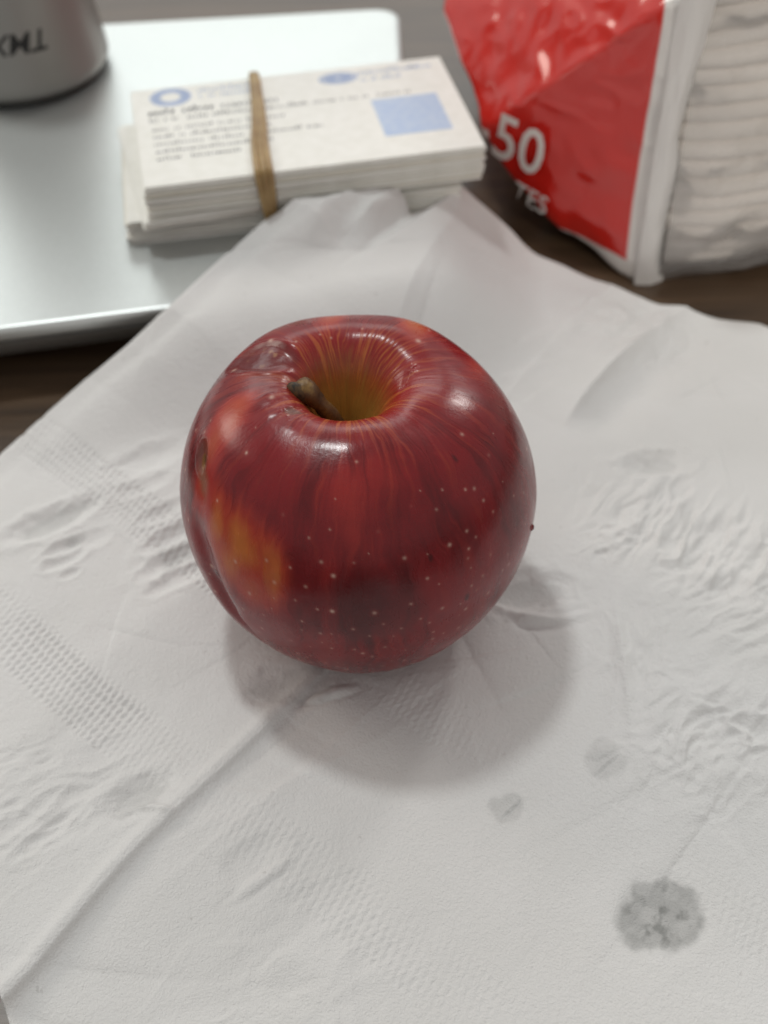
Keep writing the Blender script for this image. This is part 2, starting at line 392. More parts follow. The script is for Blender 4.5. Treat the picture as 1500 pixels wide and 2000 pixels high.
# settle under the apple so that it rests on the paper
rA = np.hypot(X+5.0, Y-168.6)
h = h*sstep(12, 30, rA) + .85*(1-sstep(12, 30, rA))
h = np.maximum(h, .35)
inside = sstep(.2, 2.0, dF)*sstep(5.5, 8, dR)
h = np.maximum(h, inside*(LT+.35))

# greyer places: damp tissue, tinted dents, and shade beside the apple painted in
wet_shade = np.zeros_like(h)
for uc, vc, ru, rv, an, s in [(103, -25.2, 7.6, 6.4, 30, .60), (103.1, -57.8, 3.0, 2.7, 0, .26), (123.3, -49.3, 4.6, 4.0, 20, .22), (62.3, -113, 5.4, 3.0, 12, .24), (98.5, -107.2, 7.5, 5.2, 45, .28),
                              (148.5, -84.4, 6.0, 4.0, 40, .26), (99, -180, 8.2, 2.6, 14, .28), (98, -172, 3, 1.6, 12, .25), (110.5, -151, 6.0, 3.5, 12, .25), (198.4, -82.5, 5, 2.6, 45, .18)]:
    q, p_, q_ = blob(uc, vc, ru, rv, an); k_ = q < 5; uk, vk = u[k_], v[k_]
    e = np.sqrt(q[k_]) + (.28 if s > .5 else .55)*fbm(uk/3.4, vk/3.4, 0, int(uc)+int(-vc), 3)
    wet_shade[k_] = np.maximum(wet_shade[k_], s*sstep(1.18, .80, e)*(.72+.28*sstep(-.5, .5, fbm(uk/3.0, vk/3.0, 0, 400+int(uc), 3))))
# print-through of the weave inside the big damp patch
q, p_, q_ = blob(103, -25.2, 7.2, 6.0, 30)
wet_shade += .38*np.exp(-q**2)*sstep(.0, .5, fbm(u/2.2, v/1.7, 0, 911, 3))

P = np.stack([X, Y, h], -1)
P = np.pad(P, ((1, 1), (1, 1), (0, 0)), mode='edge')          # turned-down rim gives the sheet a visible thickness
for sl in (np.s_[0, :], np.s_[-1, :], np.s_[:, 0], np.s_[:, -1]): P[sl][..., 2] -= .32
wet_shade = np.pad(wet_shade, 1, mode='edge')
me = grid_mesh('napkin', P, flip=True)
attr(me, 'wet_shade', wet_shade.ravel())
m = Mat('white_tissue_paper')
at = m.n('ShaderNodeAttribute', attribute_name='wet_shade')
fib = m.noise(900, 4, .65, m.obj()); fib2 = m.noise(2400, 2, .6, m.obj((1, 1, 1))); mott = m.noise(55, 3, .5, m.obj())
basec = m.mix(m.ramp(mott, [(.3, (0, 0, 0)), (.7, (1, 1, 1))]), (.84, .835, .82, 1), (.87, .865, .855, 1))
wet_shade_c = m.mix(at.outputs['Fac'], basec, (.30, .305, .295, 1))
fleck = m.ramp(m.noise(420, 2, .5, m.obj()), [(.735, (0, 0, 0)), (.78, (1, 1, 1))])
fl2 = m.n('ShaderNodeMath', operation='MULTIPLY'); m.l(fleck, fl2.inputs[0]); fl2.inputs[1].default_value = .3
m.l(m.mix(fl2.outputs[0], wet_shade_c, (.42, .40, .37, 1)), m.b.inputs['Base Color'])
m.set(Roughness=.86, Specular_IOR_Level=.25, Sheen_Weight=.12, Sheen_Roughness=.5)
ad = m.n('ShaderNodeMath', operation='ADD'); m.l(fib, ad.inputs[0]); m.l(fib2, ad.inputs[1])
m.bump(ad.outputs[0], .00030, .75)
tl = m.n('ShaderNodeBsdfTranslucent'); tl.inputs[0].default_value = (.86, .82, .74, 1)        # thin tissue lets light through
ms = m.n('ShaderNodeMixShader'); ms.inputs[0].default_value = .17
m.l(m.b.outputs[0], ms.inputs[1]); m.l(tl.outputs[0], ms.inputs[2]); m.l(ms.outputs[0], m.out.inputs[0])
nap = link('paper_napkin', me, m.m)
tag(nap, 'large white creased paper napkin with embossed bands spread under the apple', 'napkin')

# ------------------------------------------------------------------ apple
AO = np.array([-5.0, 168.6, .6]); ASC = np.array([.983, .983, .975])
NP_, NT_ = 760, 460
ax, ay, az, aph, at_ = apple_points(NP_, NT_)
ax, ay, az = ax*ASC[0], ay*ASC[1], az*ASC[2]
AP3 = np.stack([ax, ay, az], -1)
def unit(a): return a/np.maximum(np.linalg.norm(a, axis=-1, keepdims=True), 1e-9)
def apple_normals(P):
    du = np.roll(P, -1, 0)-np.roll(P, 1, 0); dv = np.gradient(P, axis=1)
    n = np.cross(dv, du); n[:, 0] = (0, 0, 1); n[:, -1] = (0, 0, -1)
    n = unit(n); return n
NRM = apple_normals(AP3)
if (NRM[0, NT_//2] @ AP3[0, NT_//2]*np.array([1, 0, 0])).sum() < 0: NRM = -NRM
def near(p): return np.linalg.norm(AP3-np.array(p), axis=-1)
def ell(p, ax1, r1, r2):
    """elliptic distance on the skin about p: r1 along direction ax1, r2 across it"""
    i = np.unravel_index(np.argmin(near(p)), ax.shape); n = NRM[i]
    a = np.array(ax1, float); a -= n*(a @ n); a /= np.linalg.norm(a); b = np.cross(n, a)
    D = AP3-np.array(p); k = D @ n
    e = np.sqrt(((D @ a)/r1)**2 + ((D @ b)/r2)**2) + 5*(np.abs(k) > 9)
    return e, D @ a, D @ b
disp = np.zeros_like(ax)
# fine unevenness of the skin
disp += .10*fbm(ax/9, ay/9, az/9, 41, 3)*sstep(.1, .25, at_)
# flattened bruise on the far left shoulder with a crisp rim
eB, bA, bB = ell((-17.6, 9.1, 60.0), (-11.3, 3.6, -5.5), 7.2, 4.4)
eBn = eB + .10*fbm(ax/4, ay/4, az/4, 51, 2)
disp += -.42*sstep(1.0, .66, eBn) + .16*np.exp(-((eBn-1.08)/.10)**2) + sstep(.9, .5, eBn)*.07*fbm(ax/2.6, ay/2.6, az/2.6, 52, 3)
# worm hole
eW, wA, wB = ell((-27.4, -9.2, 52.0), (0, -3, -2.2), 2.4, 1.5)
disp += -.55*np.exp(-(eW/.9)**2) - .55*sstep(.75, .30, ell((-27.5, -10.0, 51.4), (0, -3, -2.2), 1.9, .8)[0]) + .16*np.exp(-((eW-1.5)/.3)**2)
eW2, _, _ = ell((-27.4, -12.6, 49.4), (0, -3, -2.2), 3.4, 2.0)
disp += -.22*np.exp(-(eW2)**2)
# sunken flat side on the lower left
for p, r1, r2, dp in (((-27.2, -20.6, 32.6), 10.5, 3.4, -.95), ((-25.2, -21.6, 25.5), 7.0, 2.6, -1.05), ((-28.6, -17.8, 37.2), 5.0, 2.0, -.40), ((-20.5, -23.5, 17.0), 7.0, 1.6, -.45)):
    e, a_, b_ = ell(p, (2.4, -1.8, -8), r1, r2)
    e = e*(1+.25*fbm(ax/5, ay/5, az/5, int(60+p[2]), 2)); disp += dp*np.exp(-e**2.4)
# puckered skin on the left of the stem bowl
eF, fA, fB = ell((-11.6, -5.6, 59.6), (0, 1, 0), 5.0, 4.2)
disp += np.exp(-eF**2)*(.35*fbm(ax/2.2, ay/2.2, az/2.2, 71, 3))
eF2, _, _ = ell((-10.9, -6.9, 58.8), (1, .2, 0), 1.5, 1.0)
disp += -.5*np.exp(-eF2**2) + .25*np.exp(-((eF2-1.5)/.5)**2)*fbm(ax*1.1, ay*1.1, az*1.1, 73, 2)
for p in ((-14.8, -1.0, 60.3), (-15.2, -4.0, 60.2)):
    e, a_, b_ = ell(p, (0, 1, 0), 4.2, .8); disp += .07*np.exp(-e**2)
# shiny little scab on the right wall of the bowl
eS, _, _ = ell((9.5, 3.0, 58.5), (.5, 1, .4), 2.6, .7); disp += -.30*np.exp(-eS**2)
eS2, _, _ = ell((10.8, 5.0, 59.7), (0, 1, 0), 1.3, .9); disp += .22*np.exp(-eS2**2)*(1+fbm(ax*2, ay*2, az*2, 75, 2))
# bead on the right flank
eD, _, _ = ell((33.0, -10.4, 32.6), (0, 0, 1), .8, .55); disp += .5*np.sqrt(np.clip(1-eD**2, 0, 1))
# tiny fine ribs radiating inside the bowl
cph, sph = np.cos(aph), np.sin(aph)
bowl = (1-sstep(.14, .25, at_))
rib = fbm(cph*26, sph*26, at_*5, 81, 3)
disp += .06*rib*bowl*sstep(.02, .06, at_)

# --- skin colour
wph = aph + .10*fbm(cph*4, sph*4, at_*9, 89, 3) + .03*fbm(cph*12, sph*12, at_*30, 90, 2); cw, sw = np.cos(wph), np.sin(wph)      # streaks wander a little
st1 = fbm(cw*7, sw*7, at_*2.6, 91, 4); st2 = fbm(cw*22, sw*22, at_*7.0, 93, 4); st3 = fbm(cw*55, sw*55, at_*16.0, 95, 3)
bl = fbm(ax/16, ay/16, az/16, 97, 3); fine = fbm(ax/1.6, ay/1.6, az/1.6, 99, 3)
def mixc(a, b, f): return a*(1-f[..., None]) + b*f[..., None]
C = lambda *c: np.array(c, float)[None, None, :]
dark = C(.085, .0025, .0050); red = C(.200, .0065, .0100); bright = C(.33, .020, .018); ora = C(.46, .095, .022); yel = C(.52, .235, .050); olive = C(.42, .21, .040)
f = np.clip(.42 + .22*st1 + .17*st2 + .16*st3 + .38*bl, 0, 1)
col = mixc(mixc(dark, red, sstep(.0, .55, f)), bright, sstep(.60, 1.05, f)*.75)
streak = sstep(.15, .55, st2*.6+st3*.6)*(.10 + .30*sstep(.36, .22, at_))
col = mixc(col, ora + 0*col, streak*.5)
# paler blush, and a soft orange glint painted on the left shoulder: (point, long axis radius, cross radius, strength, how yellow)
for p, r1, r2, s, yl in (((-16.2, -27.6, 42.2), 8.0, 5.0, .95, .55), ((-21.0, -23.8, 42.8), 8.5, 7.0, 1.0, .45), ((-24.6, -19.6, 45.6), 6.5, 3.6, .70, .55), ((-18.2, -27.0, 37.0), 5.5, 4.4, .60, .30),
                         ((-1.0, -25.0, 57.2), 6.5, 5.5, .34, .04), ((-.5, -29.0, 52.5), 6.5, 2.6, .34, .06), ((5.5, -21.5, 59.6), 5.0, 4.0, .25, .03), ((-23.0, -6.4, 58.4), 7.5, 4.0, .85, .18), ((-25.2, -9.2, 55.0), 7.0, 3.4, .70, .15),
                         ((12.0, 19.5, 58.6), 3.5, 8.0, .75, .40), ((-4.0, 21.0, 58.6), 3.0, 8.0, .55, .35), ((24.0, 9.5, 57.0), 3.0, 6.0, .45, .15), ((-27.0, -14.0, 48.0), 6.0, 4.0, .55, .1)):
    e, a_, b_ = ell(p, (0, -.5, -1), r1, r2)
    e = e*(1+.06*st1) - .16*st2 - .12*st3 + .20*bl
    w = s*sstep(1.55, .05, e)
    col = mixc(col, bright*(1-yl*.4) + ora*yl*.4 + 0*col, sstep(0, .55, w))
    col = mixc(col, ora*(1-yl) + yel*yl + 0*col, sstep(.30, 1.0, w)*min(1, .35+yl))
# darker oval in the middle of the front
e, _, _ = ell((1.5, -33.5, 39.0), (0, 0, 1), 10, 11); col = mixc(col, dark*.7 + 0*col, .85*sstep(1.3, .2, e + .2*st1))
# bowl: russet-yellow floor with radiating yellow lines
t_b = at_ + .030*st2 + .022*st3 + .012*np.cos(aph+.9)
line = sstep(-.05, .55, st3*.7+st2*.7)*(1-sstep(.12, .25, at_))
col = mixc(col, bright + 0*col, .55*(1-sstep(.17, .25, at_)))
col = mixc(col, ora*.5+yel*.5 + 0*col, .90*line)
floor_ = 1-sstep(.060, .165, t_b)
col = mixc(col, olive*(1+.25*st3[..., None]), floor_)
col = mixc(col, C(.13, .075, .022)+0*col, (1-sstep(.006, .05, t_b))*.8)
# bruise, worm hole, dents: brownish skin
col = mixc(col, C(.115, .022, .022)+0*col, .62*sstep(1.05, .85, eBn))
col = mixc(col, C(.40, .21, .10)+0*col, .55*sstep(.25, .5, fbm(ax/1.7, ay/3, az/1.7, 107, 3))*sstep(.8, .3, eBn))
col = mixc(col, C(.105, .040, .026)+0*col, .70*sstep(2.0, .8, eW))
col = mixc(col, C(.19, .10, .055)+0*col, .65*sstep(1.3, .2, eW2 + .3*fine))
e, _, _ = ell((-27.5, -10.0, 51.4), (0, -3, -2.2), 1.9, .9)
col = mixc(col, C(.21, .085, .012)+0*col, sstep(1.0, .5, e + .35*fine)); col = mixc(col, C(.02, .012, .008)+0*col, sstep(.55, .2, e + .4*fine))
for p, r in (((-26.6, -22.2, 27.4), .75), ((-27.6, -20.6, 31.8), .8), ((17.6, -16.1, 56.9), .65), ((19.5, -27.8, 33.4), .7), ((12.9, -28.9, 45.4), .6), ((33.2, -10.2, 32.4), .8)):
    e, _, _ = ell(p, (0, 0, 1), r*1.5, r*.8); col = mixc(col, C(.055, .002, .004)+0*col, .8*sstep(1.3, .5, e + .4*fine))
for p, r1 in (((17.5, -25.0, 17.0), 4.2), ((4.0, -30.0, 14.0), 4.0), ((-16.0, -26.0, 16.0), 4.0)):
    e, _, _ = ell(p, (1, .6, .1), r1, .55); col = mixc(col, C(.22, .004, .008)+0*col, .7*sstep(1.2, .4, e + .5*fine))
e, _, _ = ell((-10.8, -7.1, 58.9), (1, 0, 0), 1.7, 1.1); col = mixc(col, C(.16, .10, .08)+0*col, .7*sstep(1.2, .5, e + .5*fine))
# calyx end
col = mixc(col, C(.30, .16, .05)+0*col, sstep(.93, 1.0, at_))
# lenticels
rng = np.random.default_rng(7)
spots = [(p, .19+.17*rng.random()**2, .45+.45*rng.random()) for p in LENT]
tries = 0
base_n = len(spots)
while len(spots) < base_n+700 and tries < 40000:
    tries += 1
    i, j = rng.integers(0, NP_), rng.integers(int(.16*NT_), int(.90*NT_))
    p = AP3[i, j]; dens = .10 + .9*sstep(46, 12, p[2])
    if rng.random() > dens*np.hypot(p[0], p[1])/35: continue
    front = p[1] < -6 and p[2] > 17 and p[0] > -26
    small = .14 + .20*rng.random()**2
    dmin = min(np.linalg.norm(p-np.array(q[0])) for q in spots)
    if dmin < (2.0 if p[2] > 20 else 1.3): continue
    if front and rng.random() < .30: continue
    spots.append((tuple(p), small if front else small*1.4, .45 if front else .6))
lent = np.zeros_like(ax); halo = np.zeros_like(ax)
for p, r, s in spots:
    i, j = np.unravel_index(np.argmin((ax-p[0])**2+(ay-p[1])**2+(az-p[2])**2), ax.shape)
    w = 16
    ii = np.arange(i-w, i+w+1) % NP_; jj = np.clip(np.arange(j-w, j+w+1), 0, NT_-1)
    g_ = np.ix_(ii, jj)
    dd = np.sqrt((ax[g_]-p[0])**2+(ay[g_]-p[1])**2+(az[g_]-p[2])**2)
    lent[g_] = np.maximum(lent[g_], s*np.exp(-(dd/r)**2.2)); halo[g_] = np.maximum(halo[g_], .30*s*np.exp(-(dd/(r*2.4))**2))
col = mixc(col, bright*1.1+0*col, halo)
col = mixc(col, C(.70, .52, .42)+0*col, np.clip(lent, 0, 1)*.9)
col = np.clip(col*(1+.10*fine[..., None]), 0, 1)

AP3 = AP3 + NRM*disp[..., None]
me = grid_mesh('skin', AP3, wrap_u=True)
attr(me, 'skin_colour', col.reshape(-1, 3))
rgh = np.clip(.275 + .10*fbm(ax/5, ay/5, az/5, 121, 3) + .07*st3 + .20*floor_ + .18*np.exp(-eF**2) - .05*sstep(1.0, .7, eBn), .16, .8)
attr(me, 'gloss', rgh.ravel())
m = Mat('apple_skin')
ca = m.n('ShaderNodeAttribute', attribute_name='skin_colour'); ga = m.n('ShaderNodeAttribute', attribute_name='gloss')
m.l(ca.outputs['Color'], m.b.inputs['Base Color']); m.l(ga.outputs['Fac'], m.b.inputs['Roughness'])
m.set(Subsurface_Weight=.06, Subsurface_Radius=(1.0, .25, .15), Subsurface_Scale=.0015, Specular_IOR_Level=.36, Coat_Weight=.10, Coat_Roughness=.16)
m.bump(m.noise(1500, 3, .6, m.obj()), .00006, .45)
apple = empty('apple', tuple(AO*MM))
tag(apple, 'whole dark red apple with short bent stem standing on the white napkin', 'apple')
link('skin', me, m.m, apple)
# stem: rises from the bowl floor, bends over to the left and ends in a dark knob
sp = spline([(-1.8, 1.4, 42), (-2.4, .9, 47), (-3.8, .6, 51.2), (-5.8, .6, 54.4), (-7.8, 1.0, 56.8), (-9.8, 1.6, 58.4), (-10.8, 2.0, 59.0)], 46)
k = np.linspace(0, 1, 46)
rad = 1.8 + .3*sstep(.25, 0, k) + 1.0*sstep(.70, .90, k)*sstep(1.05, .93, k)
rad[-1] = .3; rad[-2] = 1.7; rad[-3] = 2.4
T = tube_points(sp, rad, 22, .82)
T += .16*fbm(T[..., 0]*.9, T[..., 1]*.9, T[..., 2]*.9, 133, 3)[..., None]
stem = link('stem', grid_mesh('stem', T.transpose(1, 0, 2), wrap_u=True, flip=True), None, apple)
m = Mat('stem_bark')
m.l(m.ramp(m.noise(240, 4, .6, m.obj()), [(.30, (.035, .015, .005)), (.52, (.10, .045, .012)), (.72, (.26, .15, .035))]), m.b.inputs['Base Color'])
m.set(Roughness=.5); m.bump(m.noise(700, 3, .6, m.obj()), .0002, .7)
stem.data.materials.append(m.m)
kp = tube_points([(-10.2, .5, 58.2), (-10.7, -.3, 58.2), (-11.0, -.7, 58.2)], [2.3, 2.1, .3], 16)
m = Mat('stem_scar')
m.l(m.ramp(m.noise(900, 3, .6, m.obj()), [(.35, (.012, .008, .004)), (.65, (.10, .055, .018))]), m.b.inputs['Base Color']); m.set(Roughness=.6)
link('stem_end', grid_mesh('stem_end', kp.transpose(1, 0, 2), wrap_u=True, flip=True), m.m, apple)

# ------------------------------------------------------------------ stack of business cards
m_card = Mat('ivory_card_stock')
m_card.l(m_card.ramp(m_card.noise(300, 3, .5, m_card.obj()), [(.3, (.82, .815, .76)), (.7, (.88, .875, .83))]), m_card.b.inputs['Base Color']); m_card.set(Roughness=.55)
m_edge = Mat('card_stock_aged'); m_edge.l(m_edge.ramp(m_edge.noise(200, 2, .5, m_edge.obj()), [(.3, (.70, .67, .58)), (.7, (.78, .75, .66))]), m_edge.b.inputs['Base Color']); m_edge.set(Roughness=.6)
m_blue = Mat('pale_blue_ink'); m_blue.l(m_blue.ramp(m_blue.noise(420, 3, .6, m_blue.obj()), [(.3, (.44, .55, .76)), (.7, (.54, .63, .78))]), m_blue.b.inputs['Base Color']); m_blue.set(Roughness=.55)
m_blue2 = Mat('washed_blue_ink'); m_blue2.set(Base_Color=(.36, .45, .66, 1), Roughness=.55)
m_grey = Mat('grey_ink'); m_grey.set(Base_Color=(.07, .07, .09, 1), Roughness=.55)
m_grey2 = Mat('light_grey_ink'); m_grey2.set(Base_Color=(.13, .125, .135, 1), Roughness=.55)
CW, CD, CT = 89.0, 51.0, .555
def card_mesh(name, bend=0.0):
    xs = np.linspace(-CW/2, CW/2, 13); bm = bmesh.new(); rows = []
    for x in xs:
        b = bend*((2*x/CW)**2)
        rows.append([bm.verts.new((x*MM, y*MM, (z+b)*MM)) for y, z in ((-CD/2, 0), (CD/2, 0), (CD/2, CT*.93), (-CD/2, CT*.93))])
    for a, b in zip(rows[:-1], rows[1:]):
        for i in range(4): bm.faces.new((a[i], a[(i+1) % 4], b[(i+1) % 4], b[i]))
    bm.faces.new(rows[0][::-1]); bm.faces.new(rows[-1])
    bmesh.ops.recalc_face_normals(bm, faces=bm.faces[:])
    return bm_mesh(name, bm)
cmes = [card_mesh('card', b) for b in (0, .05, -.04)]
for i, c_ in enumerate(cmes): c_.materials.append(m_edge.m if i == 2 else m_card.m)
random.seed(4)
CZ0 = LT - .02; NC = 33
ang0 = math.radians(11.1); cx0, cy0 = -19.95, 307.9
top_card = None
for i in range(NC):
    z = CZ0 + i*CT
    f = i/(NC-1.0)
    if i < 12:      # lower bundle: turned a little and pushed to the left
        a = ang0 - math.radians(2.2) + random.gauss(0, .004); x = cx0 - 5.8 + random.gauss(0, .45); y = cy0 + .8 + random.gauss(0, .4)
        lab = 'plain ivory card in the lower bundle of the banded stack, jutting out to the left'
        grp = 'cards of the lower bundle in the banded stack'
    elif i < 16:    # a few cards slipped out to the left with printing on them
        a = ang0 + math.radians(4.5) + random.gauss(0, .006); x = cx0 - 4.2 + random.gauss(0, .5); y = cy0 + 1.0 + random.gauss(0, .4)
        lab = 'skewed ivory card slipped out of the middle of the banded stack'
        grp = 'skewed cards in the middle of the banded stack'
    else:
        a = ang0 + random.gauss(0, .0045); x = cx0 - .7*(1-f) + random.gauss(0, .45); y = cy0 + random.gauss(0, .40)
        lab = 'ivory card in the neat upper bundle of the banded stack, under the printed one'
        grp = 'cards of the upper bundle in the banded stack'
    o = bpy.data.objects.new('business_card', cmes[random.choice((0, 0, 1, 2)) if i < NC-1 else 0]); COL.objects.link(o)
    if i == NC-1: a, x, y = ang0, cx0, cy0
    o.location = (x*MM, y*MM, z*MM); o.rotation_euler = (0, 0, a)
    if i == NC-1:
        tag(o, 'topmost business card with blue and grey printing, held by the rubber band', 'card', 'cards of the upper bundle in the banded stack'); top_card = o
    else: tag(o, lab, 'card', grp)
ZT = CT*.93 + .03
def print_part(name, quads, mat, label=None):
    """flat ink on the top card; quads = (x0, y0, x1, y1) in card millimetres from the lower left corner"""
    bm = bmesh.new()
    for q in quads:
        if len(q) == 4: x0, y0, x1, y1 = q; pts = ((x0, y0), (x1, y0), (x1, y1), (x0, y1))
        else: pts = q[0]
        vs = [bm.verts.new(((x-CW/2)*MM, (y-CD/2)*MM, ZT*MM)) for x, y in pts]; bm.faces.new(vs)
    o = link(name, bm_mesh(name, bm), mat, top_card, smooth=False)
    if label: o['label'] = label
    return o
def scribble(x0, x1, y, hgt, gap=.9, seed=1, skip=.10):
    """an unreadable line of small print: short upright strokes grouped in words"""
    r = random.Random(seed); x = x0; out = []
    while x < x1:
        if r.random() < skip: x += gap*1.2; continue
        w = gap*r.uniform(.45, .8); hh = hgt*r.choice((.6, .65, .7, 1.0, .62))
        out.append((x, y, x+w*.5, y+hh)); out.append((x, y+hh*r.uniform(.35, .8), x+w, y+hh*r.uniform(.35, .8)+hgt*.18)); x += gap
    return out
def ring(cx, cy, r0, r1, sx=1.0):
    out = []; n = 28
    for k in range(n):
        a, b = 2*math.pi*k/n, 2*math.pi*(k+.86)/n
        out.append(([(cx+sx*r0*math.cos(a), cy+r0*math.sin(a)), (cx+sx*r1*math.cos(a), cy+r1*math.sin(a)), (cx+sx*r1*math.cos(b), cy+r1*math.sin(b)), (cx+sx*r0*math.cos(b), cy+r0*math.sin(b))],))
    return out
print_part('logo_ring', ring(10.5, 45.2, 2.5, 5.0, 1.15), m_blue2.m, 'blue grey ring emblem')
print_part('heading_print', scribble(18.5, 36, 46.2, 2.3, 1.1, 3, .04) + scribble(18.5, 36, 43.0, 2.1, 1.1, 4, .04), m_blue2.m)
print_part('name_print', scribble(3.8, 40, 35.8, 3.4, 1.5, 5, .06), m_grey.m)
print_part('title_print', scribble(3.8, 76, 32.2, 2.1, .95, 6), m_grey2.m)
for k, (x1, yy) in enumerate(((39.5, 27.2), (35, 23.4), (49, 19.6), (35, 15.8), (26, 12.0))):
    print_part('address_print', scribble(4.2, x1, yy, 2.0, .95, 20+k), m_grey2.m)
print_part('emblem_print', ring(58.0, 45.0, .4, 2.6, 1.7) + ring(58.0, 45.0, 2.8, 3.3, 1.7), m_blue2.m, 'pale blue emblem')
print_part('emblem_caption', scribble(63.5, 84.5, 45.4, 2.8, 1.05, 41, .03) + scribble(64, 75, 41.6, 2.2, .95, 42, .03), m_blue2.m)
print_part('blue_panel', [(64.5, 10.5, 83.0, 30.5)], m_blue.m, 'plain pale blue printed square')

# rubber band round the stack: a slightly twisted double strand
m = Mat('tan_rubber')
m.l(m.ramp(m.noise(160, 3, .55, m.obj()), [(.3, (.27, .165, .065)), (.7, (.42, .29, .13))]), m.b.inputs['Base Color'])
m.set(Roughness=.42, Subsurface_Weight=.1, Subsurface_Scale=.001)
zb0, zb1 = CZ0, CZ0 + NC*CT
bxc = -10.3
def card_pt(lx, ly): return np.array([cx0 + lx*math.cos(ang0) - ly*math.sin(ang0), cy0 + lx*math.sin(ang0) + ly*math.cos(ang0)])
def band_loop(off, tw, r):
    yb = CD/2 + .5
    key = [(bxc-3.2+off*.6, -yb-.5, zb0+6.5), (bxc-3.6+off*.9, -yb-.5, zb0+13), (bxc-3.9+off, -yb-.2, zb1-.8), (bxc-3.9+off, -yb+1.0, zb1+.85), (bxc-3.0+off*.9, -12, zb1+.85), (bxc-1.5+off*.7, 0, zb1+.85), (bxc-.4+off*.5, 12, zb1+.85),
           (bxc+.6+off*.4, yb-1.0, zb1+.85), (bxc+.6+off*.4, yb+.2, zb1-.6), (bxc+1+off, yb+1.6, zb0+14), (bxc+1+off, yb+2.0, zb0+6), (bxc+1+off, yb+2.2, zb0+1.0), (bxc+1+off, yb+1.0, zb0-.02), (bxc, 0, zb0-.02), (bxc-2.6+off*.5, -yb-1.6, zb0+.3), (bxc-2.9+off*.5, -yb-1.6, zb0+2.2)]
    Pk = np.array([[*card_pt(a, b), c] for a, b, c in key]); Pk = np.vstack([Pk, Pk[:1]])
    return tube_points(spline(Pk, 150), r, 10)
rb = empty('rubber_band', (float(card_pt(bxc, -26)[0])*MM, float(card_pt(bxc, -26)[1])*MM, (zb0)*MM))
tag(rb, 'tan rubber band stretched round the stack of business cards', 'rubber band')
for off in (-1.6, .05, 1.6):
    T = band_loop(off, 0, .92); T = T - np.array(rb.location)/MM
    link('strand', grid_mesh('strand', T.transpose(1, 0, 2), wrap_u=True, flip=True), m.m, rb)

# ------------------------------------------------------------------ grey tumbler standing on the laptop
m = Mat('grey_coated_steel')
m.set(Base_Color=(.34, .335, .315, 1), Metallic=.5, Roughness=.40)
m.bump(m.noise(1800, 2, .5, m.obj()), .00003, .4)
m_dk = Mat('dark_rim'); m_dk.set(Base_Color=(.03, .03, .027, 1), Roughness=.45)
m_ink = Mat('black_print'); m_ink.set(Base_Color=(.012, .012, .012, 1), Roughness=.5)
CUX, CUY, CUR, CUH = -113.0, 377.0, 28.6, 96.0
cup = empty('tumbler', (CUX*MM, CUY*MM, LT*MM))
tag(cup, 'grey metal tumbler with small black lettering, standing on the laptop', 'tumbler')
def lathe(name, prof, mat, parent, n=72):
    th = np.linspace(0, 2*math.pi, n, endpoint=False)
    P = np.array([[(r*math.cos(a), r*math.sin(a), z) for r, z in prof] for a in th])
    return link(name, grid_mesh(name, P, wrap_u=True), mat, parent)
def cup_r(z): return CUR - .12*z
body = [(0.0, 1.2), (20, 1.2), (24.6, 1.3), (26.4, 1.8), (27.6, 2.9), (cup_r(4.6), 4.6)] + [(cup_r(z), z) for z in (7, 12, 20, 40, 60, 80)] + [(cup_r(CUH-2), CUH-2), (cup_r(CUH)-.4, CUH-.3), (cup_r(CUH)-1.0, CUH), (cup_r(CUH)-1.5, CUH-.6), (cup_r(CUH)-1.7, CUH-5), (17.0, 60), (20.0, 12), (20, 8), (0, 7.5)]
lathe('body', body, m.m, cup)
lathe('base_ring', [(0, -.03), (24.4, -.03), (26.4, .3), (27.2, 1.1), (26.8, 2.1), (24.4, 2.3), (0, 2.3)], m_dk.m, cup)
def text_mesh(body_, size, shear=0.0, bold=0.0):
    cu = bpy.data.curves.new('lettering', 'FONT'); cu.body = body_; cu.size = size; cu.shear = shear; cu.offset = bold
    cu.align_x = 'CENTER'; cu.align_y = 'CENTER'; cu.resolution_u = 3
    o = bpy.data.objects.new('lettering', cu); COL.objects.link(o)
    bpy.context.view_layer.update()
    me = bpy.data.meshes.new_from_object(o.evaluated_get(bpy.context.evaluated_depsgraph_get()))
    bpy.data.objects.remove(o); bpy.data.curves.remove(cu)
    bm = bmesh.new(); bm.from_mesh(me)
    bmesh.ops.triangulate(bm, faces=bm.faces[:])
    bmesh.ops.subdivide_edges(bm, edges=bm.edges[:], cuts=1)
    bm.to_mesh(me); bm.free(); return me
me = text_mesh('TMXG', 8.6, .25, .12)
a0 = math.radians(-78)
for vtx in me.vertices:
    x, y = -vtx.co.x, -vtx.co.y            # printed upside down
    z = 20.0 + y; r = cup_r(z)+.12; a = a0 + x/r
    vtx.co = (r*math.cos(a)*MM, r*math.sin(a)*MM, z*MM)
link('lettering', me, m_ink.m, cup, smooth=False)

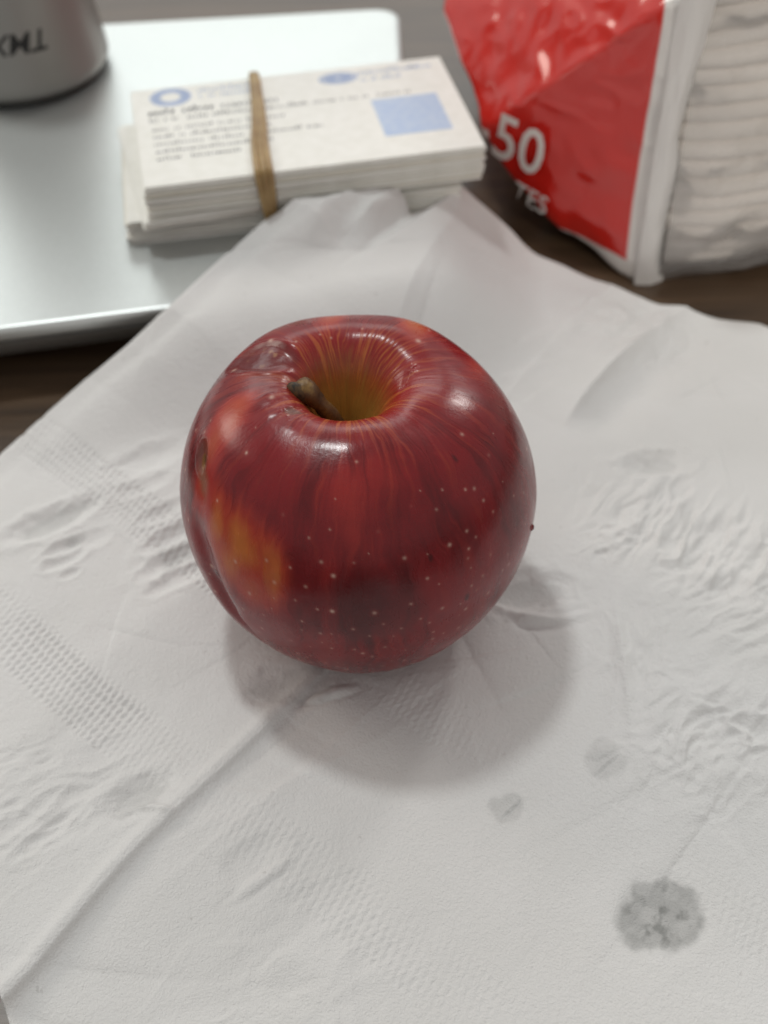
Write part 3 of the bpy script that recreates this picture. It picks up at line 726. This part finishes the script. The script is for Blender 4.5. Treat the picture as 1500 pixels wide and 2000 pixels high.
# ------------------------------------------------------------------ pack of napkins in red and clear film
pack = empty('napkin_pack', (.0712, .281, 0))
tag(pack, 'napkin pack in glossy red film with clear side, numbered 550, beside the cards', 'napkin pack')
PO = np.array([71.2, 281.0, 0.0])
P0 = np.array([71.2, 281, .3]); P1 = np.array([71.6, 280.6, 81.0])
PA = np.array([29.6, 312.7, 30.0]); PL = np.array([21.2, 356, 44.0]); PM = np.array([51.8, 298.2, 6.0]); PM2 = np.array([39.0, 307.4, 17.0])
FE = np.array([math.cos(math.radians(11)), math.sin(math.radians(11)), 0])      # along the clear front
BK = np.array([-FE[1], FE[0], 0]); LEAN = np.array([0, 0, 1.0])
def film_obj(name, tris, mat, bev, cuts, amp, seed, parent=pack, attrs=None):
    bm = bmesh.new(); vmap = {}
    def vt(p):
        k = tuple(np.round(p, 3))
        if k not in vmap: vmap[k] = bm.verts.new(((p-PO)*MM).tolist())
        return vmap[k]
    for f_ in tris: bm.faces.new([vt(np.array(p, float)) for p in f_])
    bmesh.ops.recalc_face_normals(bm, faces=bm.faces[:])
    inner = [e for e in bm.edges if len(e.link_faces) == 2]
    if bev: bmesh.ops.bevel(bm, geom=inner, offset=bev*MM, segments=4, profile=.6, affect='EDGES')
    bmesh.ops.triangulate(bm, faces=bm.faces[:])
    for _ in range(cuts):
        long_ = [e for e in bm.edges if e.calc_length() > 1.6*MM]
        if not long_: break
        bmesh.ops.subdivide_edges(bm, edges=long_, cuts=1, use_grid_fill=False)
        bmesh.ops.triangulate(bm, faces=bm.faces[:])
    bm.normal_update()
    co = np.array([v_.co[:] for v_ in bm.verts])/MM; no = np.array([v_.normal[:] for v_ in bm.verts])
    q = co
    d_ = amp*(fbm(q[:, 0]/22, q[:, 1]/22, q[:, 2]/22, seed, 3) + .35*(1-2*np.abs(fbm(q[:, 0]/13, q[:, 1]/13, q[:, 2]/9, seed+3, 2))))
    co = (co + no*d_[:, None])*MM
    for v_, c_ in zip(bm.verts, co): v_.co = c_
    me = bm_mesh(name, bm)
    return link(name, me, mat, parent)
# red print with white borders, coloured by place on the film
m = Mat('red_printed_film')
tc = m.n('ShaderNodeTexCoord'); sx = m.n('ShaderNodeSeparateXYZ'); m.l(tc.outputs['Object'], sx.inputs[0])
def less(sock, val, w):
    r = m.n('ShaderNodeMapRange'); r.inputs['From Min'].default_value = val-w; r.inputs['From Max'].default_value = val+w
    r.inputs['To Min'].default_value = 1; r.inputs['To Max'].default_value = 0; m.l(sock, r.inputs['Value']); return r.outputs[0]
def mth(op, a, b):
    n_ = m.n('ShaderNodeMath', operation=op)
    for s_, v_ in ((n_.inputs[0], a), (n_.inputs[1], b)):
        if isinstance(v_, (int, float)): s_.default_value = v_
        else: m.l(v_, s_)
    return n_.outputs[0]
wob = m.noise(60, 2, .5, tc.outputs['Object'])
hemz = mth('ADD', sx.outputs['Z'], mth('MULTIPLY', mth('SUBTRACT', wob, .5), .003))
nearcorner = mth('MULTIPLY', less(mth('MULTIPLY', sx.outputs['X'], -1), .0030, .0003), 1)
hem = less(mth('ADD', hemz, mth('MULTIPLY', sx.outputs['X'], .02)), .0060, .0004)
tip = less(mth('ADD', sx.outputs['X'], mth('MULTIPLY', sx.outputs['Z'], -.24)), -.0655, .0004)
white = mth('MAXIMUM', mth('MAXIMUM', nearcorner, hem), tip)
cr = m.mix(m.noise(30, 3, .5, tc.outputs['Object']), (.55, .017, .011, 1), (.62, .022, .014, 1))
m.l(m.mix(white, cr, (.74, .72, .69, 1)), m.b.inputs['Base Color'])
m.set(Roughness=.20, Coat_Weight=.8, Coat_Roughness=.06, Specular_IOR_Level=.5)
m.bump(m.noise(160, 3, .5, tc.outputs['Object']), .0003, .25)
T1 = P1 + FE*0
B0 = np.array([48, 440, .3]); B1 = np.array([34, 440, 88]); 
F0 = P0 + FE*110; F1 = P1 + FE*110; BB0 = F0 + BK*140; BB1 = F1 + BK*140
film_obj('printed_film', [(P0, P1, PM), (PM, P1, PM2), (PM2, P1, PA), (PA, P1, PL), (PL, P1, B1), (PL, B1, B0), (PA, PL, B0), (PA, B0, PM2), (PM2, B0, PM), (PM, B0, P0), (P1, F1, BB1, B1)], m.m, 1.5, 6, 1.5, 301)
# digits printed on the lower facet
n1 = np.cross(P1-P0, PA-P0); n1 /= np.linalg.norm(n1)
if n1 @ np.array([-.3, -1, 0]) < 0: n1 = -n1
m_txt = Mat('white_print'); m_txt.set(Base_Color=(.70, .66, .63, 1), Roughness=.25, Coat_Weight=.5)
eh = np.array([P0[0]-PA[0], P0[1]-PA[1], 0]); eh /= np.linalg.norm(eh); ev = np.cross(n1, eh); ev = ev if ev[2] > 0 else -ev
def facet_text(s_, size, along, zc, ang, name, clip=None):
    me = text_mesh(s_, size, 0, .22 if size > 10 else .04)
    ca_, sa_ = math.cos(ang), math.sin(ang)
    base = PA + eh*along; base = base + ev*((zc-base[2])/ev[2])
    for vtx in me.vertices:
        x, y = vtx.co.x*.86, vtx.co.y
        p = base + eh*(x*ca_-y*sa_) + ev*(x*sa_+y*ca_) + n1*1.6
        vtx.co = ((p-PO)*MM).tolist()
    # the print ends where the film folds away
    bm = bmesh.new(); bm.from_mesh(me); kill = []
    tri = [(q-PO)*MM for q in (PA, PM2, PM, P0, P1)]
    cen = sum(tri)/len(tri)
    for f_ in bm.faces:
        c_ = np.array(f_.calc_center_median()[:])
        for a_, b_ in zip(tri, tri[1:]+tri[:1]):
            inn = np.cross(n1, b_-a_); inn = inn if inn @ (cen-a_) > 0 else -inn
            if inn/np.linalg.norm(inn) @ (c_-a_) < .0006: kill.append(f_); break
    bmesh.ops.delete(bm, geom=kill, context='FACES'); bm.to_mesh(me); bm.free()
    return link(name, me, m_txt.m, pack, smooth=False)
facet_text('550', 19.5, 8.6, 29.6, math.radians(-8), 'count_number')
facet_text('TES', 8.4, 18.0, 14.6, math.radians(-10), 'count_word')
# clear film over the front
mc = Mat('clear_film')
tr = mc.n('ShaderNodeBsdfTransparent'); tr.inputs[0].default_value = (.985, .98, .975, 1)
gl = mc.n('ShaderNodeBsdfGlossy'); gl.inputs['Roughness'].default_value = .16; gl.inputs[0].default_value = (1, 1, 1, 1)
df = mc.n('ShaderNodeBsdfDiffuse'); df.inputs[0].default_value = (.86, .83, .80, 1)
lw = mc.n('ShaderNodeFresnel'); lw.inputs[0].default_value = 1.45
mx = mc.n('ShaderNodeMixShader'); mx2 = mc.n('ShaderNodeMixShader'); mx2.inputs[0].default_value = .30
mc.l(tr.outputs[0], mx2.inputs[1]); mc.l(df.outputs[0], mx2.inputs[2])
mc.l(lw.outputs[0], mx.inputs[0]); mc.l(mx2.outputs[0], mx.inputs[1]); mc.l(gl.outputs[0], mx.inputs[2]); mc.l(mx.outputs[0], mc.out.inputs[0])
o2 = -BK*2.2
m_w = Mat('white_film_seam'); m_w.set(Base_Color=(.70, .685, .665, 1), Roughness=.32, Coat_Weight=.3); 
na, nb = 60, 50
aa, bb = np.meshgrid(np.linspace(0, 1, na), np.linspace(0, 1, nb), indexing='ij')
def front_bulge(z): return 7.0*np.interp(z, [0, 3, 9, 20, 45, 80], [-.15, .45, .85, 1.0, .55, -.25])
def front_sheet(a0_, a1_, out, amp, seed):
    a_ = a0_ + (a1_-a0_)*aa
    bulge = out + front_bulge(bb*80)*sstep(-2, 22, a_)
    Pn = PO + FE*a_[..., None] + LEAN*(0.3+bb*80)[..., None]
    dd = bulge + amp*(fbm(a_/13, bb*9, 0, seed, 3) + .5*(1-2*np.abs(fbm(a_/9+3, bb*5, 0, seed+7, 2))))
    return Pn - BK*dd[..., None] - PO
link('clear_film', grid_mesh('clear_film', front_sheet(5.5, 104, 1.6, 1.3, 401)), mc.m, pack)
# white seam flap running up the corner, creased part-way
ws = np.interp(bb, [0, .1, .25, .45, .55, .75, 1], [8.5, 7.0, 6.2, 7.2, 5.6, 7.5, 9.5])
a_ = -.9 + aa*ws
Pn = FE*a_[..., None] + LEAN*(0.25+bb*81)[..., None] - BK*(1.3 + 1.9*np.sin(math.pi*aa) + .7*fbm(aa*2, bb*7, 0, 411, 3))[..., None]
link('film_seam', grid_mesh('film_seam', Pn), m_w.m, pack)
# the folded napkins inside, each a soft slab with rounded fold
m_n = Mat('white_napkin_stock')
m_n.l(m_n.ramp(m_n.noise(120, 3, .5, m_n.obj()), [(.3, (.85, .81, .76)), (.7, (.91, .87, .82))]), m_n.b.inputs['Base Color']); m_n.set(Roughness=.9)
m_n.bump(m_n.noise(700, 3, .6, m_n.obj()), .0002, .5)
nz_ = 16; zt = np.linspace(.6, 78, nz_+1)
rr = np.random.default_rng(12)
for k in range(nz_):
    z0, z1 = zt[k], zt[k+1]; L, D = 104.0, 118.0
    push = rr.normal(0, .5); na2 = 54
    s_ = np.linspace(0, 1, na2)
    prof = [(1, 0, -1), (.35, 0, -1), (.06, 0, -.97), (.008, 0, -.84), (0, 0, -.45), (0, 0, .45), (.008, 0, .84), (.06, 0, .97), (.35, 0, 1), (1, 0, 1)]
    G = np.zeros((na2, len(prof), 3))
    wv = 1.5*fbm(s_*2.6, k*.22+0*s_, 0, 501, 2) ; th = (z1-z0)/2*(1.0)
    for j, (dp, _, sg) in enumerate(prof):
        yy = 4.8 + push*.6 - front_bulge((z0+z1)/2)*sstep(-6, 18, s_*L)*(1-dp) + dp*D + .5*fbm(s_*6, k+j*.1+0*s_, 0, 520, 2)
        zz = (z0+z1)/2 + wv*(1 if 0 < k < nz_-1 else 0) + sg*th
        pp = FE*(5.5 + s_*L)[:, None] + BK*yy[:, None] + LEAN*np.maximum(zz, .3)[:, None] if np.ndim(zz) else None
        G[:, j] = pp
    me = grid_mesh('folded_napkin', G, flip=True)
    # close both ends
    bm = bmesh.new(); bm.from_mesh(me); bmesh.ops.holes_fill(bm, edges=[e for e in bm.edges if e.is_boundary], sides=0); bmesh.ops.recalc_face_normals(bm, faces=bm.faces[:]); bm.to_mesh(me); bm.free()
    o = link('folded_napkin', me, m_n.m); o.location = pack.location
    lab = 'white folded napkin in the clear-sided pack, between other napkins'
    if k == 0: lab = 'white folded napkin lying lowest in the clear-sided pack on the table'
    if k == nz_-1: lab = 'white folded napkin on top of the others in the clear-sided pack'
    tag(o, lab, 'napkin', 'napkins stacked inside the clear-sided pack')
